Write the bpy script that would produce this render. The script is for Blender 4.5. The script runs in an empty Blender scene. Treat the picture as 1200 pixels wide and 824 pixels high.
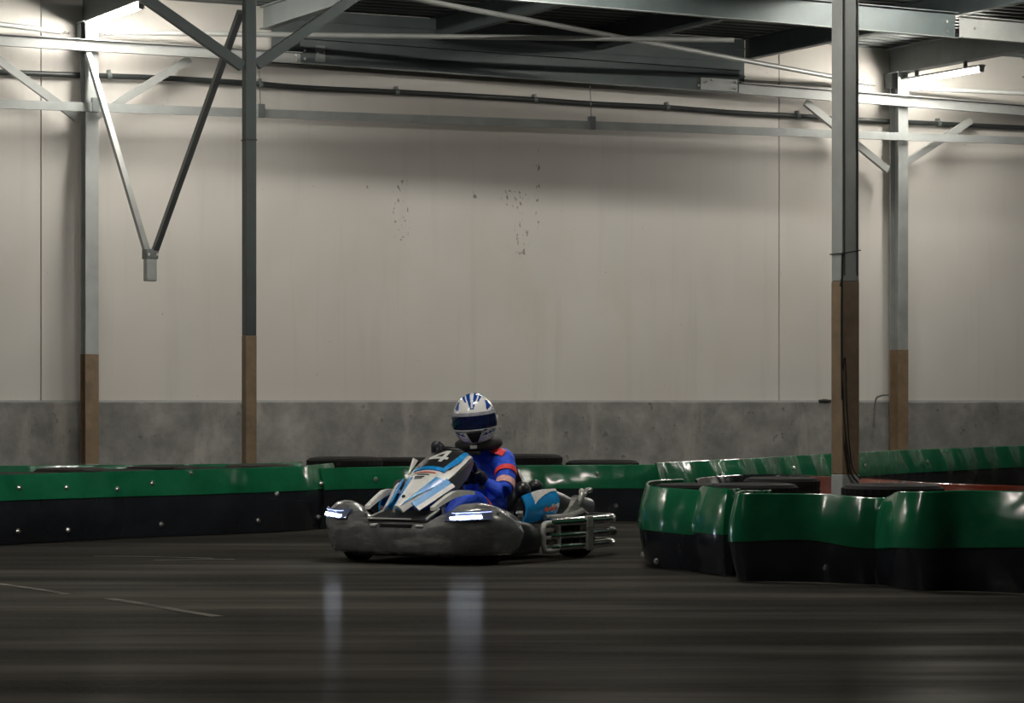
import bpy, bmesh, math, random
from mathutils import Vector, Matrix
random.seed(7)
PI = math.pi
F = 3300.0            # focal length in pixels of the 1200x824 frame
HZ = 471.0            # horizon row
CH = 0.97             # camera height
T = 0.5               # tangent of the back wall's yaw
PHI = math.atan(T); CO, SI = math.cos(PHI), math.sin(PHI)
Y0 = 29.46            # distance of the back wall straight ahead
S = bpy.context.scene
C = S.collection

# ------------------------------------------------------------------ camera
cd = bpy.data.cameras.new('camera'); cam = bpy.data.objects.new('camera', cd); C.objects.link(cam)
cam.location = (0, 0, CH); cam.rotation_euler = (PI/2, 0, 0)
cd.sensor_width = 36; cd.lens = F/1200*36; cd.shift_y = (HZ-412)/1200; cd.clip_end = 200
S.camera = cam
# ------------------------------------------------------------------ world, exposure
w = bpy.data.worlds.new('world'); S.world = w; w.use_nodes = True
bg = w.node_tree.nodes['Background']; bg.inputs[0].default_value = (0.80, 0.93, 1.0, 1); bg.inputs[1].default_value = 0.012
S.view_settings.view_transform = 'Standard'; S.view_settings.look = 'None'
S.view_settings.gamma = 1; S.view_settings.exposure = 0.0; S.view_settings.use_curve_mapping = False
TUBE_W = 340.0         # emission of the fluorescent tubes
# tubes: (u along wall, distance from wall of near end, far end, height)
TUBES = [(-4.66, .19, 1.66, 4.61), (4.73, .20, 1.72, 4.52)]
TUBES_OUT = [(-14.05, .12, 1.62, 4.61), (14.12, .15, 1.7, 4.52)]+[(u, d, d+1.5, 4.6) for d in (7.6,) for u in ()]
FILL_TUBES = [(-10.2, 12.4, 4.6), (-5.6, 11.8, 4.6), (-0.5, 15.3, 4.6), (-1.84, 5.95, 4.84), (1.91, 5.95, 4.84), (-12.6, 13.6, 4.6)]      # unseen tubes added to brighten kart, track and lower wall: (u centre, d, height)

# ------------------------------------------------------------------ materials
def new_mat(name):
    m = bpy.data.materials.new(name); m.use_nodes = True
    return m, m.node_tree, m.node_tree.nodes['Principled BSDF']
def ramp(nt, fac, stops):
    r = nt.nodes.new('ShaderNodeValToRGB'); e = r.color_ramp.elements
    while len(e) < len(stops): e.new(.5)
    for k, (p, c) in enumerate(stops):
        e[k].position = p; e[k].color = (*c, 1) if len(c) == 3 else c
    nt.links.new(fac, r.inputs[0]); return r.outputs[0]
def noise(nt, scale, detail=4, rough=.6, vec=None, dist=0):
    n = nt.nodes.new('ShaderNodeTexNoise'); n.inputs['Scale'].default_value = scale
    n.inputs['Detail'].default_value = detail; n.inputs['Roughness'].default_value = rough
    n.inputs['Distortion'].default_value = dist
    if vec is not None: nt.links.new(vec, n.inputs['Vector'])
    return n.outputs['Fac']
def coords(nt, scale=(1, 1, 1), loc=(0, 0, 0), rot=(0, 0, 0)):
    tc = nt.nodes.new('ShaderNodeTexCoord'); mp = nt.nodes.new('ShaderNodeMapping')
    mp.inputs['Scale'].default_value = scale; mp.inputs['Location'].default_value = loc; mp.inputs['Rotation'].default_value = rot
    nt.links.new(tc.outputs['Object'], mp.inputs[0]); return mp.outputs[0]
def mixc(nt, fac, a, b, mode='MIX'):
    m = nt.nodes.new('ShaderNodeMix'); m.data_type = 'RGBA'; m.blend_type = mode
    for sock, v in ((m.inputs[0], fac), (m.inputs[6], a), (m.inputs[7], b)):
        if isinstance(v, (int, float)): sock.default_value = v
        elif isinstance(v, tuple): sock.default_value = (*v, 1)
        else: nt.links.new(v, sock)
    return m.outputs[2]
def bump(nt, bs, h, strength=.2, dist=.01):
    b = nt.nodes.new('ShaderNodeBump'); b.inputs['Strength'].default_value = strength; b.inputs['Distance'].default_value = dist
    nt.links.new(h, b.inputs['Height']); nt.links.new(b.outputs[0], bs.inputs['Normal'])
def mat(name, col, rough=.5, metal=0, var=.12, scale=8, coat=0, bmp=0, spec=.5):
    """plain coloured material with a little noise in colour and gloss"""
    m, nt, bs = new_mat(name)
    v = coords(nt); n = noise(nt, scale, 5, .6, v)
    lo = tuple(c*(1-var) for c in col); hi = tuple(min(1, c*(1+var)) for c in col)
    nt.links.new(ramp(nt, n, [(.3, lo), (.7, hi)]), bs.inputs['Base Color'])
    r = ramp(nt, n, [(.3, (max(0, rough-.06),)*3), (.7, (min(1, rough+.06),)*3)])
    nt.links.new(r, bs.inputs['Roughness'])
    bs.inputs['Metallic'].default_value = metal; bs.inputs['Coat Weight'].default_value = coat
    bs.inputs['Specular IOR Level'].default_value = spec
    if bmp: bump(nt, bs, noise(nt, scale*6, 4, .6, v), bmp, .004)
    return m
def emis(name, col, strength):
    m, nt, bs = new_mat(name)
    bs.inputs['Base Color'].default_value = (.9, .9, .9, 1)
    bs.inputs['Emission Color'].default_value = (*col, 1); bs.inputs['Emission Strength'].default_value = strength
    return m

M = {}
def wall_mat():
    m, nt, bs = new_mat('wall_paint')
    v = coords(nt)
    big = noise(nt, .35, 3, .55, v)
    base = ramp(nt, big, [(.35, (.58, .55, .51)), (.65, (.68, .655, .62))])
    warm = noise(nt, .8, 4, .6, coords(nt, (1, 1, .7), (7, 0, 3)))
    base = mixc(nt, ramp(nt, warm, [(.55, (0, 0, 0)), (.75, (.35, .35, .35))]), base, (.56, .49, .39))
    vert = noise(nt, 6, 3, .6, coords(nt, (1, 1, .06)))
    base = mixc(nt, ramp(nt, vert, [(.55, (0, 0, 0)), (.8, (.25, .25, .25))]), base, (.43, .41, .385))
    # fine specks everywhere, few
    sp = noise(nt, 22, 2, .5, v)
    base = mixc(nt, ramp(nt, sp, [(.755, (0, 0, 0)), (.77, (.6, .6, .6))]), base, (.14, .13, .12))
    # splashes of dark drops in a few places (u, z, half width, half height)
    sn = noise(nt, 24, 3, .6, coords(nt, (1, 1, .6), (3, 0, 1)))
    drops = ramp(nt, sn, [(.585, (0, 0, 0)), (.62, (1, 1, 1))])
    sep = nt.nodes.new('ShaderNodeSeparateXYZ'); nt.links.new(v, sep.inputs[0])
    tot = None
    def mth(op, a, b):
        n = nt.nodes.new('ShaderNodeMath'); n.operation = op
        for s_, q in ((n.inputs[0], a), (n.inputs[1], b)):
            if isinstance(q, (int, float)): s_.default_value = q
            else: nt.links.new(q, s_)
        return n.outputs[0]
    for (u, z, hw, hh) in SPLASH:
        dx = mth('DIVIDE', mth('SUBTRACT', sep.outputs[0], u), hw); dz = mth('DIVIDE', mth('SUBTRACT', sep.outputs[2], z), hh)
        r2 = mth('ADD', mth('MULTIPLY', dx, dx), mth('MULTIPLY', dz, dz))
        g = nt.nodes.new('ShaderNodeMapRange'); nt.links.new(r2, g.inputs[0]); g.inputs[1].default_value = .5; g.inputs[2].default_value = 1.1
        g.inputs[3].default_value = 1; g.inputs[4].default_value = 0
        tot = g.outputs[0] if tot is None else mth('MAXIMUM', tot, g.outputs[0])
    base = mixc(nt, mth('MULTIPLY', mth('MULTIPLY', tot, drops), .75), base, (.10, .095, .09))
    nt.links.new(base, bs.inputs['Base Color']); bs.inputs['Roughness'].default_value = .62
    bump(nt, bs, noise(nt, 3, 4, .6, v), .08, .02)
    return m
def concrete_mat():
    m, nt, bs = new_mat('bare_concrete')
    v = coords(nt)
    a = noise(nt, 2.2, 8, .68, v)
    base = ramp(nt, a, [(.3, (.145, .145, .138)), (.5, (.235, .23, .218)), (.7, (.36, .35, .33))])
    st = noise(nt, 3, 5, .65, coords(nt, (1, 1, .25), (4, 0, 0)))
    base = mixc(nt, ramp(nt, st, [(.55, (0, 0, 0)), (.68, (.6, .6, .6))]), base, (.42, .39, .355))
    dk = noise(nt, 9, 3, .6, v)
    base = mixc(nt, ramp(nt, dk, [(.66, (0, 0, 0)), (.72, (.6, .6, .6))]), base, (.07, .07, .067))
    nt.links.new(base, bs.inputs['Base Color']); bs.inputs['Roughness'].default_value = .8
    bump(nt, bs, a, .3, .02); return m
def floor_mat():
    m, nt, bs = new_mat('sealed_floor')
    v = coords(nt, (.13, .95, 1), (0, 0, 0), (0, 0, math.radians(-2)))
    a = noise(nt, 1.6, 7, .62, v)
    base = ramp(nt, a, [(.3, (.020, .0195, .0175)), (.48, (.041, .039, .0345)), (.66, (.082, .076, .066))])
    b = noise(nt, .9, 3, .5, coords(nt, (.35, 1.4, 1), (9, 2, 0)))
    base = mixc(nt, ramp(nt, b, [(.45, (0, 0, 0)), (.65, (.7, .7, .7))]), base, (.019, .019, .018))
    c = noise(nt, 30, 4, .7, coords(nt))
    base = mixc(nt, ramp(nt, c, [(.4, (0, 0, 0)), (.7, (.25, .25, .25))]), base, (.07, .065, .057))
    # worn asphalt-like coat: mostly matt, with a thin polished film of fixed strength
    df = nt.nodes.new('ShaderNodeBsdfDiffuse'); gl = nt.nodes.new('ShaderNodeBsdfGlossy'); mx = nt.nodes.new('ShaderNodeMixShader')
    nt.links.new(base, df.inputs[0]); gl.inputs[0].default_value = (1, .99, .96, 1)
    nt.links.new(ramp(nt, a, [(.3, (.12,)*3), (.7, (.24,)*3)]), gl.inputs['Roughness'])
    nt.links.new(ramp(nt, a, [(.3, (.010,)*3), (.7, (.032,)*3)]), mx.inputs[0])
    nt.links.new(df.outputs[0], mx.inputs[1]); nt.links.new(gl.outputs[0], mx.inputs[2])
    bp_ = nt.nodes.new('ShaderNodeBump'); bp_.inputs['Strength'].default_value = .08; bp_.inputs['Distance'].default_value = .01
    nt.links.new(noise(nt, 5, 4, .6, coords(nt, (.3, 1.5, 1))), bp_.inputs['Height'])
    nt.links.new(bp_.outputs[0], gl.inputs['Normal'])
    nt.nodes.remove(bs); nt.links.new(mx.outputs[0], nt.nodes['Material Output'].inputs['Surface'])
    return m
def barrier_mat(name, lo, hi, rough):
    m, nt, bs = new_mat(name)
    v = coords(nt)
    a = noise(nt, 2.5, 5, .6, v)
    base = ramp(nt, a, [(.3, lo), (.7, hi)])
    sc = noise(nt, 7, 6, .7, coords(nt, (.25, .25, 4)))
    scm = ramp(nt, sc, [(.64, (0, 0, 0)), (.80, (.14, .14, .14))])
    base = mixc(nt, scm, base, tuple(min(1, .10+1.4*c) for c in hi))
    nt.links.new(base, bs.inputs['Base Color'])
    nt.links.new(ramp(nt, sc, [(.45, (rough,)*3), (.8, (rough+.14,)*3)]), bs.inputs['Roughness'])
    bump(nt, bs, noise(nt, 3.2, 2, .5, coords(nt, (1, 1, .8))), .55, .05)
    return m
def corr_mat(): return mat('roof_sheet', (.10, .112, .11), .5, .25, .2, 1.5)
def scuffed(name, col, rough, lighter):
    m, nt, bs = new_mat(name)
    a = noise(nt, 7, 6, .65, coords(nt)); st = noise(nt, 7, 4, .6, coords(nt, (.5, .5, 2), (2, 1, 0)))
    bs.inputs['Coat Weight'].default_value = .5; bs.inputs['Coat Roughness'].default_value = .12
    base = ramp(nt, a, [(.35, tuple(c*.7 for c in col)), (.65, tuple(c*1.25 for c in col))])
    base = mixc(nt, ramp(nt, st, [(.52, (0, 0, 0)), (.70, (.65, .65, .65))]), base, lighter)
    nt.links.new(base, bs.inputs['Base Color'])
    nt.links.new(ramp(nt, st, [(.4, (rough,)*3), (.7, (rough+.2,)*3)]), bs.inputs['Roughness'])
    return m

# ------------------------------------------------------------------ geometry helpers
class MB:
    def __init__(s): s.v = []; s.f = []; s.m = []; s.mi = 0
    def add(s, vs, fs):
        o = len(s.v); s.v += [Vector(p) for p in vs]
        for f in fs: s.f.append([o+i for i in f]); s.m.append(s.mi)
        return s
    def box(s, a, b):
        x0, y0, z0 = a; x1, y1, z1 = b
        return s.add([(x0,y0,z0),(x1,y0,z0),(x1,y1,z0),(x0,y1,z0),(x0,y0,z1),(x1,y0,z1),(x1,y1,z1),(x0,y1,z1)],
              [(3,2,1,0),(4,5,6,7),(0,1,5,4),(1,2,6,5),(2,3,7,6),(3,0,4,7)])
    def rings(s, rings, cap=True, close=False):
        n = len(rings[0]); vs = [p for r in rings for p in r]; fs = []
        L = len(rings)
        for i in range(L if close else L-1):
            j = (i+1) % L
            for k in range(n):
                k2 = (k+1) % n
                fs.append((i*n+k, i*n+k2, j*n+k2, j*n+k))
        if cap and not close:
            fs.append(tuple(range(n))[::-1]); fs.append(tuple((L-1)*n+k for k in range(n)))
        return s.add(vs, fs)
    def tube(s, pts, r, n=10, cap=True, close=False, flat=1.0, up=None):
        pts = [Vector(p) for p in pts]; L = len(pts)
        rs = r if isinstance(r, (list, tuple)) else [r]*L
        rings = []; ref = Vector(up) if up else None
        for i, p in enumerate(pts):
            if close: t = pts[(i+1) % L]-pts[i-1]
            else: t = pts[min(i+1, L-1)]-pts[max(i-1, 0)]
            t.normalize()
            if ref is None: ref = Vector((0,0,1)) if abs(t.z) < .9 else Vector((1,0,0))
            x = t.cross(ref)
            if x.length < 1e-4: x = t.orthogonal()
            x.normalize(); y = x.cross(t)
            if not up: ref = y.copy()
            rings.append([p+x*(math.cos(2*PI*k/n)*rs[i])+y*(math.sin(2*PI*k/n)*rs[i]*flat) for k in range(n)])
        return s.rings(rings, cap, close)
    def bar(s, p, q, w, h, up=(0,0,1)):
        """rectangular bar from p to q, w sideways, h along up"""
        p, q = Vector(p), Vector(q); t = (q-p).normalized(); x = t.cross(Vector(up)).normalized(); y = x.cross(t)
        def ring(c): return [c-x*w/2-y*h/2, c+x*w/2-y*h/2, c+x*w/2+y*h/2, c-x*w/2+y*h/2]
        return s.rings([ring(p), ring(q)])
    def lathe(s, prof, n=24, o=(0,0,0), axis='z', close=True):
        """prof: list of (r, h) ; revolve about axis"""
        o = Vector(o); rings = []
        for k in range(n):
            a = 2*PI*k/n; ring = []
            for r, h in prof:
                c, d = r*math.cos(a), r*math.sin(a)
                ring.append(o+Vector({'z': (c, d, h), 'y': (c, h, d), 'x': (h, c, d)}[axis]))
            rings.append(ring)
        m = len(prof); vs = [p for r in rings for p in r]; fs = []
        for k in range(n):
            k2 = (k+1) % n
            for i in range(m if close else m-1):
                i2 = (i+1) % m
                fs.append((k*m+i, k2*m+i, k2*m+i2, k*m+i2))
        return s.add(vs, fs)
    def ball(s, c, r, nu=16, nv=10):
        c = Vector(c); r = Vector(r if hasattr(r, '__len__') else (r, r, r)); rings = []
        vs = [c+Vector((0,0,-r.z))]
        for j in range(1, nv):
            t = -PI/2+PI*j/nv
            vs += [c+Vector((r.x*math.cos(t)*math.cos(2*PI*k/nu), r.y*math.cos(t)*math.sin(2*PI*k/nu), r.z*math.sin(t))) for k in range(nu)]
        vs.append(c+Vector((0,0,r.z))); fs = []
        for k in range(nu):
            k2 = (k+1) % nu
            fs.append((0, 1+k2, 1+k)); e = 1+(nv-2)*nu; fs.append((len(vs)-1, e+k, e+k2))
            for j in range(nv-2): fs.append((1+j*nu+k, 1+j*nu+k2, 1+(j+1)*nu+k2, 1+(j+1)*nu+k))
        return s.add(vs, fs)
    def grid(s, fn, nu, nv, th=0.0, nrm=None):
        """fn(i/nu, j/nv) -> point ; th > 0 gives it a back side offset along -nrm(u, v)"""
        P = [[Vector(fn(i/nu, j/nv)) for j in range(nv+1)] for i in range(nu+1)]
        vs = [p for r in P for p in r]; W = nv+1
        fs = [(i*W+j, (i+1)*W+j, (i+1)*W+j+1, i*W+j+1) for i in range(nu) for j in range(nv)]
        if th:
            def nn(i, j):
                a = P[min(i+1, nu)][j]-P[max(i-1, 0)][j]; b = P[i][min(j+1, nv)]-P[i][max(j-1, 0)]
                c = a.cross(b); return c.normalized() if c.length > 1e-9 else Vector((0,0,1))
            o = len(vs); vs += [P[i][j]-nn(i, j)*th for i in range(nu+1) for j in range(nv+1)]
            fs += [tuple(o+k for k in f[::-1]) for f in list(fs)]
            for i in range(nu):
                for j in (0, nv):
                    a, b = i*W+j, (i+1)*W+j; fs.append((b, a, o+a, o+b) if j == 0 else (a, b, o+b, o+a))
            for j in range(nv):
                for i in (0, nu):
                    a, b = i*W+j, i*W+j+1; fs.append((a, b, o+b, o+a) if i == 0 else (b, a, o+a, o+b))
        return s.add(vs, fs)
    def build(s, name, material, parent=None, smooth=False, angle=40, bevel=0):
        me = bpy.data.meshes.new(name); me.from_pydata(s.v, [], s.f)
        mats = material if isinstance(material, list) else [material]
        for k in mats: me.materials.append(M[k])
        if len(mats) > 1:
            for p, i in zip(me.polygons, s.m): p.material_index = i
        bm = bmesh.new(); bm.from_mesh(me); bmesh.ops.recalc_face_normals(bm, faces=bm.faces); bm.to_mesh(me); bm.free()
        o = bpy.data.objects.new(name, me); C.objects.link(o); o.parent = parent
        if smooth:
            me.polygons.foreach_set('use_smooth', [True]*len(me.polygons)); me.set_sharp_from_angle(angle=math.radians(angle))
        if bevel:
            b = o.modifiers.new('bevel', 'BEVEL'); b.width = bevel; b.segments = 2; b.limit_method = 'ANGLE'
        return o
def tag(o, label, cat=None, group=None, kind=None):
    if label: o['label'] = label
    if cat: o['category'] = cat
    if group: o['group'] = group
    if kind: o['kind'] = kind
    return o
def thing(name, label, cat, loc=(0,0,0), rz=0, group=None):
    o = bpy.data.objects.new(name, None); o.empty_display_size = .1; C.objects.link(o)
    o.location = loc; o.rotation_euler = (0, 0, rz); return tag(o, label, cat, group)
def struct(o): o['kind'] = 'structure'; return o
WALL_O = (0, Y0, 0)
def inwall(o): o.location = WALL_O; o.rotation_euler = (0, 0, PHI); return o
def copy_tree(o, parent=None):
    c = o.copy(); C.objects.link(c); c.parent = parent
    for ch in list(o.children): copy_tree(ch, c)
    return c
def wu(px, d):                      # position along the wall of what is seen at column px, d in front of it
    k = (px-600)/F
    return (k*(Y0-d*CO)-d*SI)/(CO-k*SI)
def wdepth(u, d): return Y0+u*SI-d*CO
def wp(px, py, d):                  # point in the wall's frame
    u = wu(px, d); return Vector((u, -d, CH-(py-HZ)/F*wdepth(u, d)))
def ground(px, s): return Vector(((px-600)/s, F/s, 0))     # s: pixels per metre there
def spline(pts, step):
    pts = [Vector(p) for p in pts]; P = [2*pts[0]-pts[1]]+pts+[2*pts[-1]-pts[-2]]; dense = []
    for i in range(1, len(P)-2):
        for k in range(24):
            t = k/24; a, b, c, d = P[i-1], P[i], P[i+1], P[i+2]
            dense.append(.5*((2*b)+(c-a)*t+(2*a-5*b+4*c-d)*t*t+(3*b-a-3*c+d)*t**3))
    dense.append(P[-2]); L = [0]
    for a, b in zip(dense, dense[1:]): L.append(L[-1]+(b-a).length)
    n = max(2, round(L[-1]/step)); out = []; j = 0
    for k in range(n+1):
        q = L[-1]*k/n
        while j < len(L)-2 and L[j+1] < q: j += 1
        f = (q-L[j])/max(1e-9, L[j+1]-L[j]); out.append(dense[j].lerp(dense[j+1], f))
    return out
def lerp_tab(tab, x):
    if x <= tab[0][0]: return tab[0][1]
    for (a, p), (b, q) in zip(tab, tab[1:]):
        if x <= b:
            t = (x-a)/(b-a); t = t*t*(3-2*t); return p+(q-p)*t
    return tab[-1][1]

# splashes on the wall in its own frame
SPLASH = []
for (px, py, hw, hh) in ((470, 245, 12, 45), (556, 228, 8, 5), (603, 232, 17, 14), (611, 278, 9, 30), (432, 217, 5, 5), (630, 225, 4, 60)):
    q = wp(px, py, 0); k = F/wdepth(q.x, 0); SPLASH.append((q.x, q.z, hw/k*1.1, hh/k))

M['wall'] = wall_mat(); M['concrete'] = concrete_mat(); M['floor'] = floor_mat(); M['roof'] = corr_mat()
M['steel'] = mat('galvanised_steel', (.38, .40, .395), .42, .35, .12, 5)
M['steel_light'] = mat('white_grey_steel', (.31, .32, .312), .45, .15, .1, 5)
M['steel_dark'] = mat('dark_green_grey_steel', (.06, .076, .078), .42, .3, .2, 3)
M['steel_mid'] = mat('grey_painted_steel', (.17, .19, .19), .45, .25, .15, 4)
M['brown'] = mat('brown_paint', (.22, .155, .095), .55, 0, .25, 9)
M['white_wrap'] = mat('white_wrap', (.40, .42, .42), .6, 0, .15, 9)
M['hose'] = mat('black_hose', (.03, .035, .035), .4, 0, .2, 20)
M['bolt'] = mat('bolt_steel', (.55, .55, .53), .3, .9, .1, 20)
M['tube'] = emis('lamp_tube', (1.0, .955, .86), TUBE_W)
M['tube_wall'] = emis('wall_lamp_tube', (1.0, .955, .86), TUBE_W*.74)      # the lamps by the wall carry weaker tubes
M['plastic_white'] = mat('white_plastic', (.72, .72, .70), .35, 0, .05, 10)
M['green'] = barrier_mat('green_belt', (.006, .10, .042), (.016, .18, .080), .13)
M['black_belt'] = barrier_mat('black_belt', (.012, .014, .017), (.020, .024, .030), .16)
M['red_belt'] = barrier_mat('red_belt', (.10, .018, .010), (.19, .035, .018), .15)
M['rubber'] = mat('tyre_rubber', (.0085, .0085, .0085), .8, 0, .35, 14, bmp=.3, spec=.2)
M['rubber_worn'] = mat('brownish_worn_rubber', (.028, .0235, .019), .8, 0, .35, 10, bmp=.3, spec=.2)
def line_mat():
    m, nt, bs = new_mat('faded_line_paint'); v = coords(nt, (.5, 2, 1))
    a = noise(nt, 4, 5, .7, v); nt.links.new(ramp(nt, a, [(.38, (.035, .033, .029)), (.62, (.15, .138, .112))]), bs.inputs['Base Color'])
    bs.inputs['Roughness'].default_value = .8; bs.inputs['Specular IOR Level'].default_value = .1; return m
M['line'] = line_mat()
M['wire'] = mat('black_wire', (.015, .015, .015), .5)

# ================================================================== structure
o = struct(MB().box((-40, -8, -.12), (40, 48, 0)).build('floor', 'floor'))
fl = o
# back wall with its panels (joints recessed)
WT = 5.3
wall = struct(inwall(MB().box((-22, .03, 0), (22, .28, WT)).build('wall_back', 'concrete')))
seams = [-22, wu(48, 0)-8.37, wu(48, 0), wu(913, 0), wu(913, 0)+8.37, 22]
for a, b in zip(seams, seams[1:]):
    MB().box((a+.006, 0, .985), (b-.006, .031, WT)).build('wall_panel', 'wall', wall)
inwall(struct(MB().box((-22, -.035, 0), (22, .03, .97)).build('trim_1', 'concrete', bevel=.012)))
# thin mortar ledge between plinth and panels
inwall(struct(MB().box((-22, -.02, .97), (22, .03, .984)).build('trim_2', 'white_wrap')))
# roof sheet: trapezoid ribs running along the wall
ROOF = 4.93
mb = MB(); prof = []
d = -.05
while d < 34:
    prof += [(-d, ROOF), (-d-.08, ROOF), (-d-.10, ROOF+.045), (-d-.18, ROOF+.045)]; d += .2
vs = [(x, y, z) for x in (-22, 22) for y, z in prof]; n = len(prof)
mb.add(vs, [(k, k+1, n+k+1, n+k) for k in range(n-1)])
vs = [(x, y, z+.004) for x in (-22, 22) for y, z in prof]
mb.add(vs, [(n+k, n+k+1, k+1, k) for k in range(n-1)])
struct(inwall(mb.build('ceiling', 'roof')))

# ------------------------------------------------------------------ roof steel
def hbeam(mb, p, q, h, wd, tf=.014, tw=.010):
    """I section between p and q, height h, flange width wd (top at p.z)"""
    p, q = Vector(p), Vector(q)
    mb.bar(p-Vector((0,0,tf/2)), q-Vector((0,0,tf/2)), wd, tf)
    mb.bar(p-Vector((0,0,h-tf/2)), q-Vector((0,0,h-tf/2)), wd, tf)
    mb.bar(p-Vector((0,0,h/2)), q-Vector((0,0,h/2)), tw, h-2*tf); return mb
UL, UR = -4.66, 4.73
ROWD = 4.44
def rafter(u, main, label, d0=-.02, d1=16.0):
    h, wd = (.30, .15) if main else (.23, .09)
    t = thing('roof_rafter', label, 'beam', group='roof rafters running out from the back wall'); inwall(t)
    sm_ = 'steel_dark' if label.startswith('dark') else 'steel_mid'  # middle rafters take the dark steel as painted shade
    b = MB().bar((u, -d0, ROOF-h/2), (u, -d1, ROOF-h/2), .012, h-.028).build('web', sm_, t)
    for k, z in ((0, ROOF-.007), (1, ROOF-h+.007)):
        MB().bar((u, -d0, z), (u, -d1, z), wd, .014).build('flange', sm_, t)
    if main:
        MB().bar((u, -.02, ROOF-.30-.08), (u, -.16, ROOF-.30-.08), .15, .16).build('end_plate', 'steel_mid', t)
    return t
step = (UR-UL)/5
for k in range(-1, 7):
    u = UL+step*k
    rafter(u, k in (0, 5), ['light grey roof rafter left of the left wall column, at the top edge', 'deep roof rafter above the left wall column, carrying the left lamp',
        'light grey roof rafter rising right behind the free column with two knee braces', 'dark roof rafter above the middle left of the wall',
        'dark roof rafter above the middle right of the wall', 'dark roof rafter just left of the tall near column', 'deep roof rafter above the right wall column, carrying the right lamp',
        'roof rafter at the far right top corner of the roof'][k+1])

def C_beam(name, label, p, q, h, m, lip=.05, group=None, bolts=(), cat='beam'):
    """channel with web facing the room and lips toward the camera; p, q lower edge in wall frame"""
    t = thing(name, label, cat, group=group); inwall(t)
    p, q = Vector(p), Vector(q); up = Vector((0,0,h)); out = Vector((0,-lip,0))
    MB().bar(p+up/2, q+up/2, .006, h).build('web', m, t)
    MB().bar(p+out/2, q+out/2, lip, .008).build('lower_flange', 'steel_light' if m != 'steel_dark' else 'steel_mid', t)
    MB().bar(p+out/2+up, q+out/2+up, lip, .008).build('upper_flange', m, t)
    for f, z in bolts:
        c = p.lerp(q, f)+Vector((0, -.004, z)); MB().tube([c, c+Vector((0,-.014,0))], .014, 8).build('bolt', 'bolt', t)
    return t
# eave beam in three lengths, at the front of the wall columns
de = .30
G = 'eave beam lengths along the back wall'
P0, P1, P2, P3 = wp(-60, 50, de), wp(352, 74.5, de), wp(866, 110, de), wp(1260, 140, de)
C_beam('eave_beam', 'pale eave beam length crossing the left wall column', P0, P1, .105, 'steel_light', .055, G, [(.985, .03), (.985, .08)])
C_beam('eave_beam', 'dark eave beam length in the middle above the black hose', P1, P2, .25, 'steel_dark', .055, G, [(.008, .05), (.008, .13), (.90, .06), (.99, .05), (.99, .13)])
C_beam('eave_beam', 'pale eave beam length crossing the right wall column', P2, P3, .115, 'steel_light', .055, G)
t = inwall(thing('eave_shade_sheet', 'added dark sheet cladding on the wall top behind the dark eave beam', 'shading'))  # dark sheet stands in for the rafters' shade on the wall top
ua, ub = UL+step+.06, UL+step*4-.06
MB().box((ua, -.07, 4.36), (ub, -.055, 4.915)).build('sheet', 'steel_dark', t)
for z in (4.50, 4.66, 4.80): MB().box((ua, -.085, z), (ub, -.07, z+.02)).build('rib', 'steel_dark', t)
t = thing('splice_plate', 'pale bolted splice plate near the right end of the dark eave beam', 'plate'); inwall(t)
a, b = wp(821, 107, de+.012), wp(864, 110, de+.012); h = Vector((0,0,.15))
MB().bar(a+h/2+Vector((0,0,.01)), b+h/2+Vector((0,0,.01)), .012, .13).build('plate', 'steel_light', t)
for f, z in ((.12, .10), (.3, .13), (.92, .05), (.92, .12)):
    c = a.lerp(b, f)+Vector((0, -.006, z)); MB().tube([c, c+Vector((0, -.016, 0))], .013, 8).build('bolt', 'bolt', t)
t = thing('beam_stiffener', 'pale upright stiffener on the dark eave beam right of the free column', 'plate'); inwall(t)
a = wp(375, 74, de+.01); MB().box((a.x-.05, a.y-.012, a.z+.012), (a.x+.05, a.y, a.z+.175)).build('plate', 'steel_mid', t)
for q in (-.03, .03):
    c = a+Vector((q, -.012, .10)); MB().tube([c, c+Vector((0, -.012, 0))], .011, 8).build('bolt', 'bolt', t)
# beam of the inner column row, dark, with a pale length at its right end
G = 'inner roof beam lengths near the top edge'
dr = ROWD
q0, q1, q2 = wp(-300, -76, dr), wp(1119, 45, dr), wp(1300, 60, dr)
C_beam('inner_roof_beam', 'dark deep roof beam crossing the top edge behind the tall near column', q0, q1, .235, 'steel_dark', .06, G, [(.991, .06), (.991, .15)])
C_beam('inner_roof_beam', 'pale roof beam end with a bolt at the upper right corner', q1+Vector((.05,0,.01)), q2+Vector((0,0,.01)), .20, 'steel_light', .06, G, [(.10, .10)])

# girt rail in front of the columns, clipped
t = thing('wall_rail', 'long galvanised rail running along the upper wall below the hose', 'rail'); inwall(t)
r0, r1 = wp(-50, 120, .34), wp(1250, 167, .34)
MB().bar(r0, r1, .03, .085).build('rail', 'steel', t)
for px in (112, 306, 694):
    f = (wu(px, .36)-r0.x)/(r1.x-r0.x); c = r0.lerp(r1, f)
    MB().box((c.x-.035, c.y-.035, c.z-.045), (c.x+.035, c.y+.02, c.z+.09)).build('clip', 'steel_mid', t)
for px in (306, 694):
    f = (wu(px, .36)-r0.x)/(r1.x-r0.x); c = r0.lerp(r1, f)
    MB().tube([c+Vector((0, 0, .09)), c+Vector((0, .03, .42))], .004, 6).build('hanger_wire', 'steel_dark', t)
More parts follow.
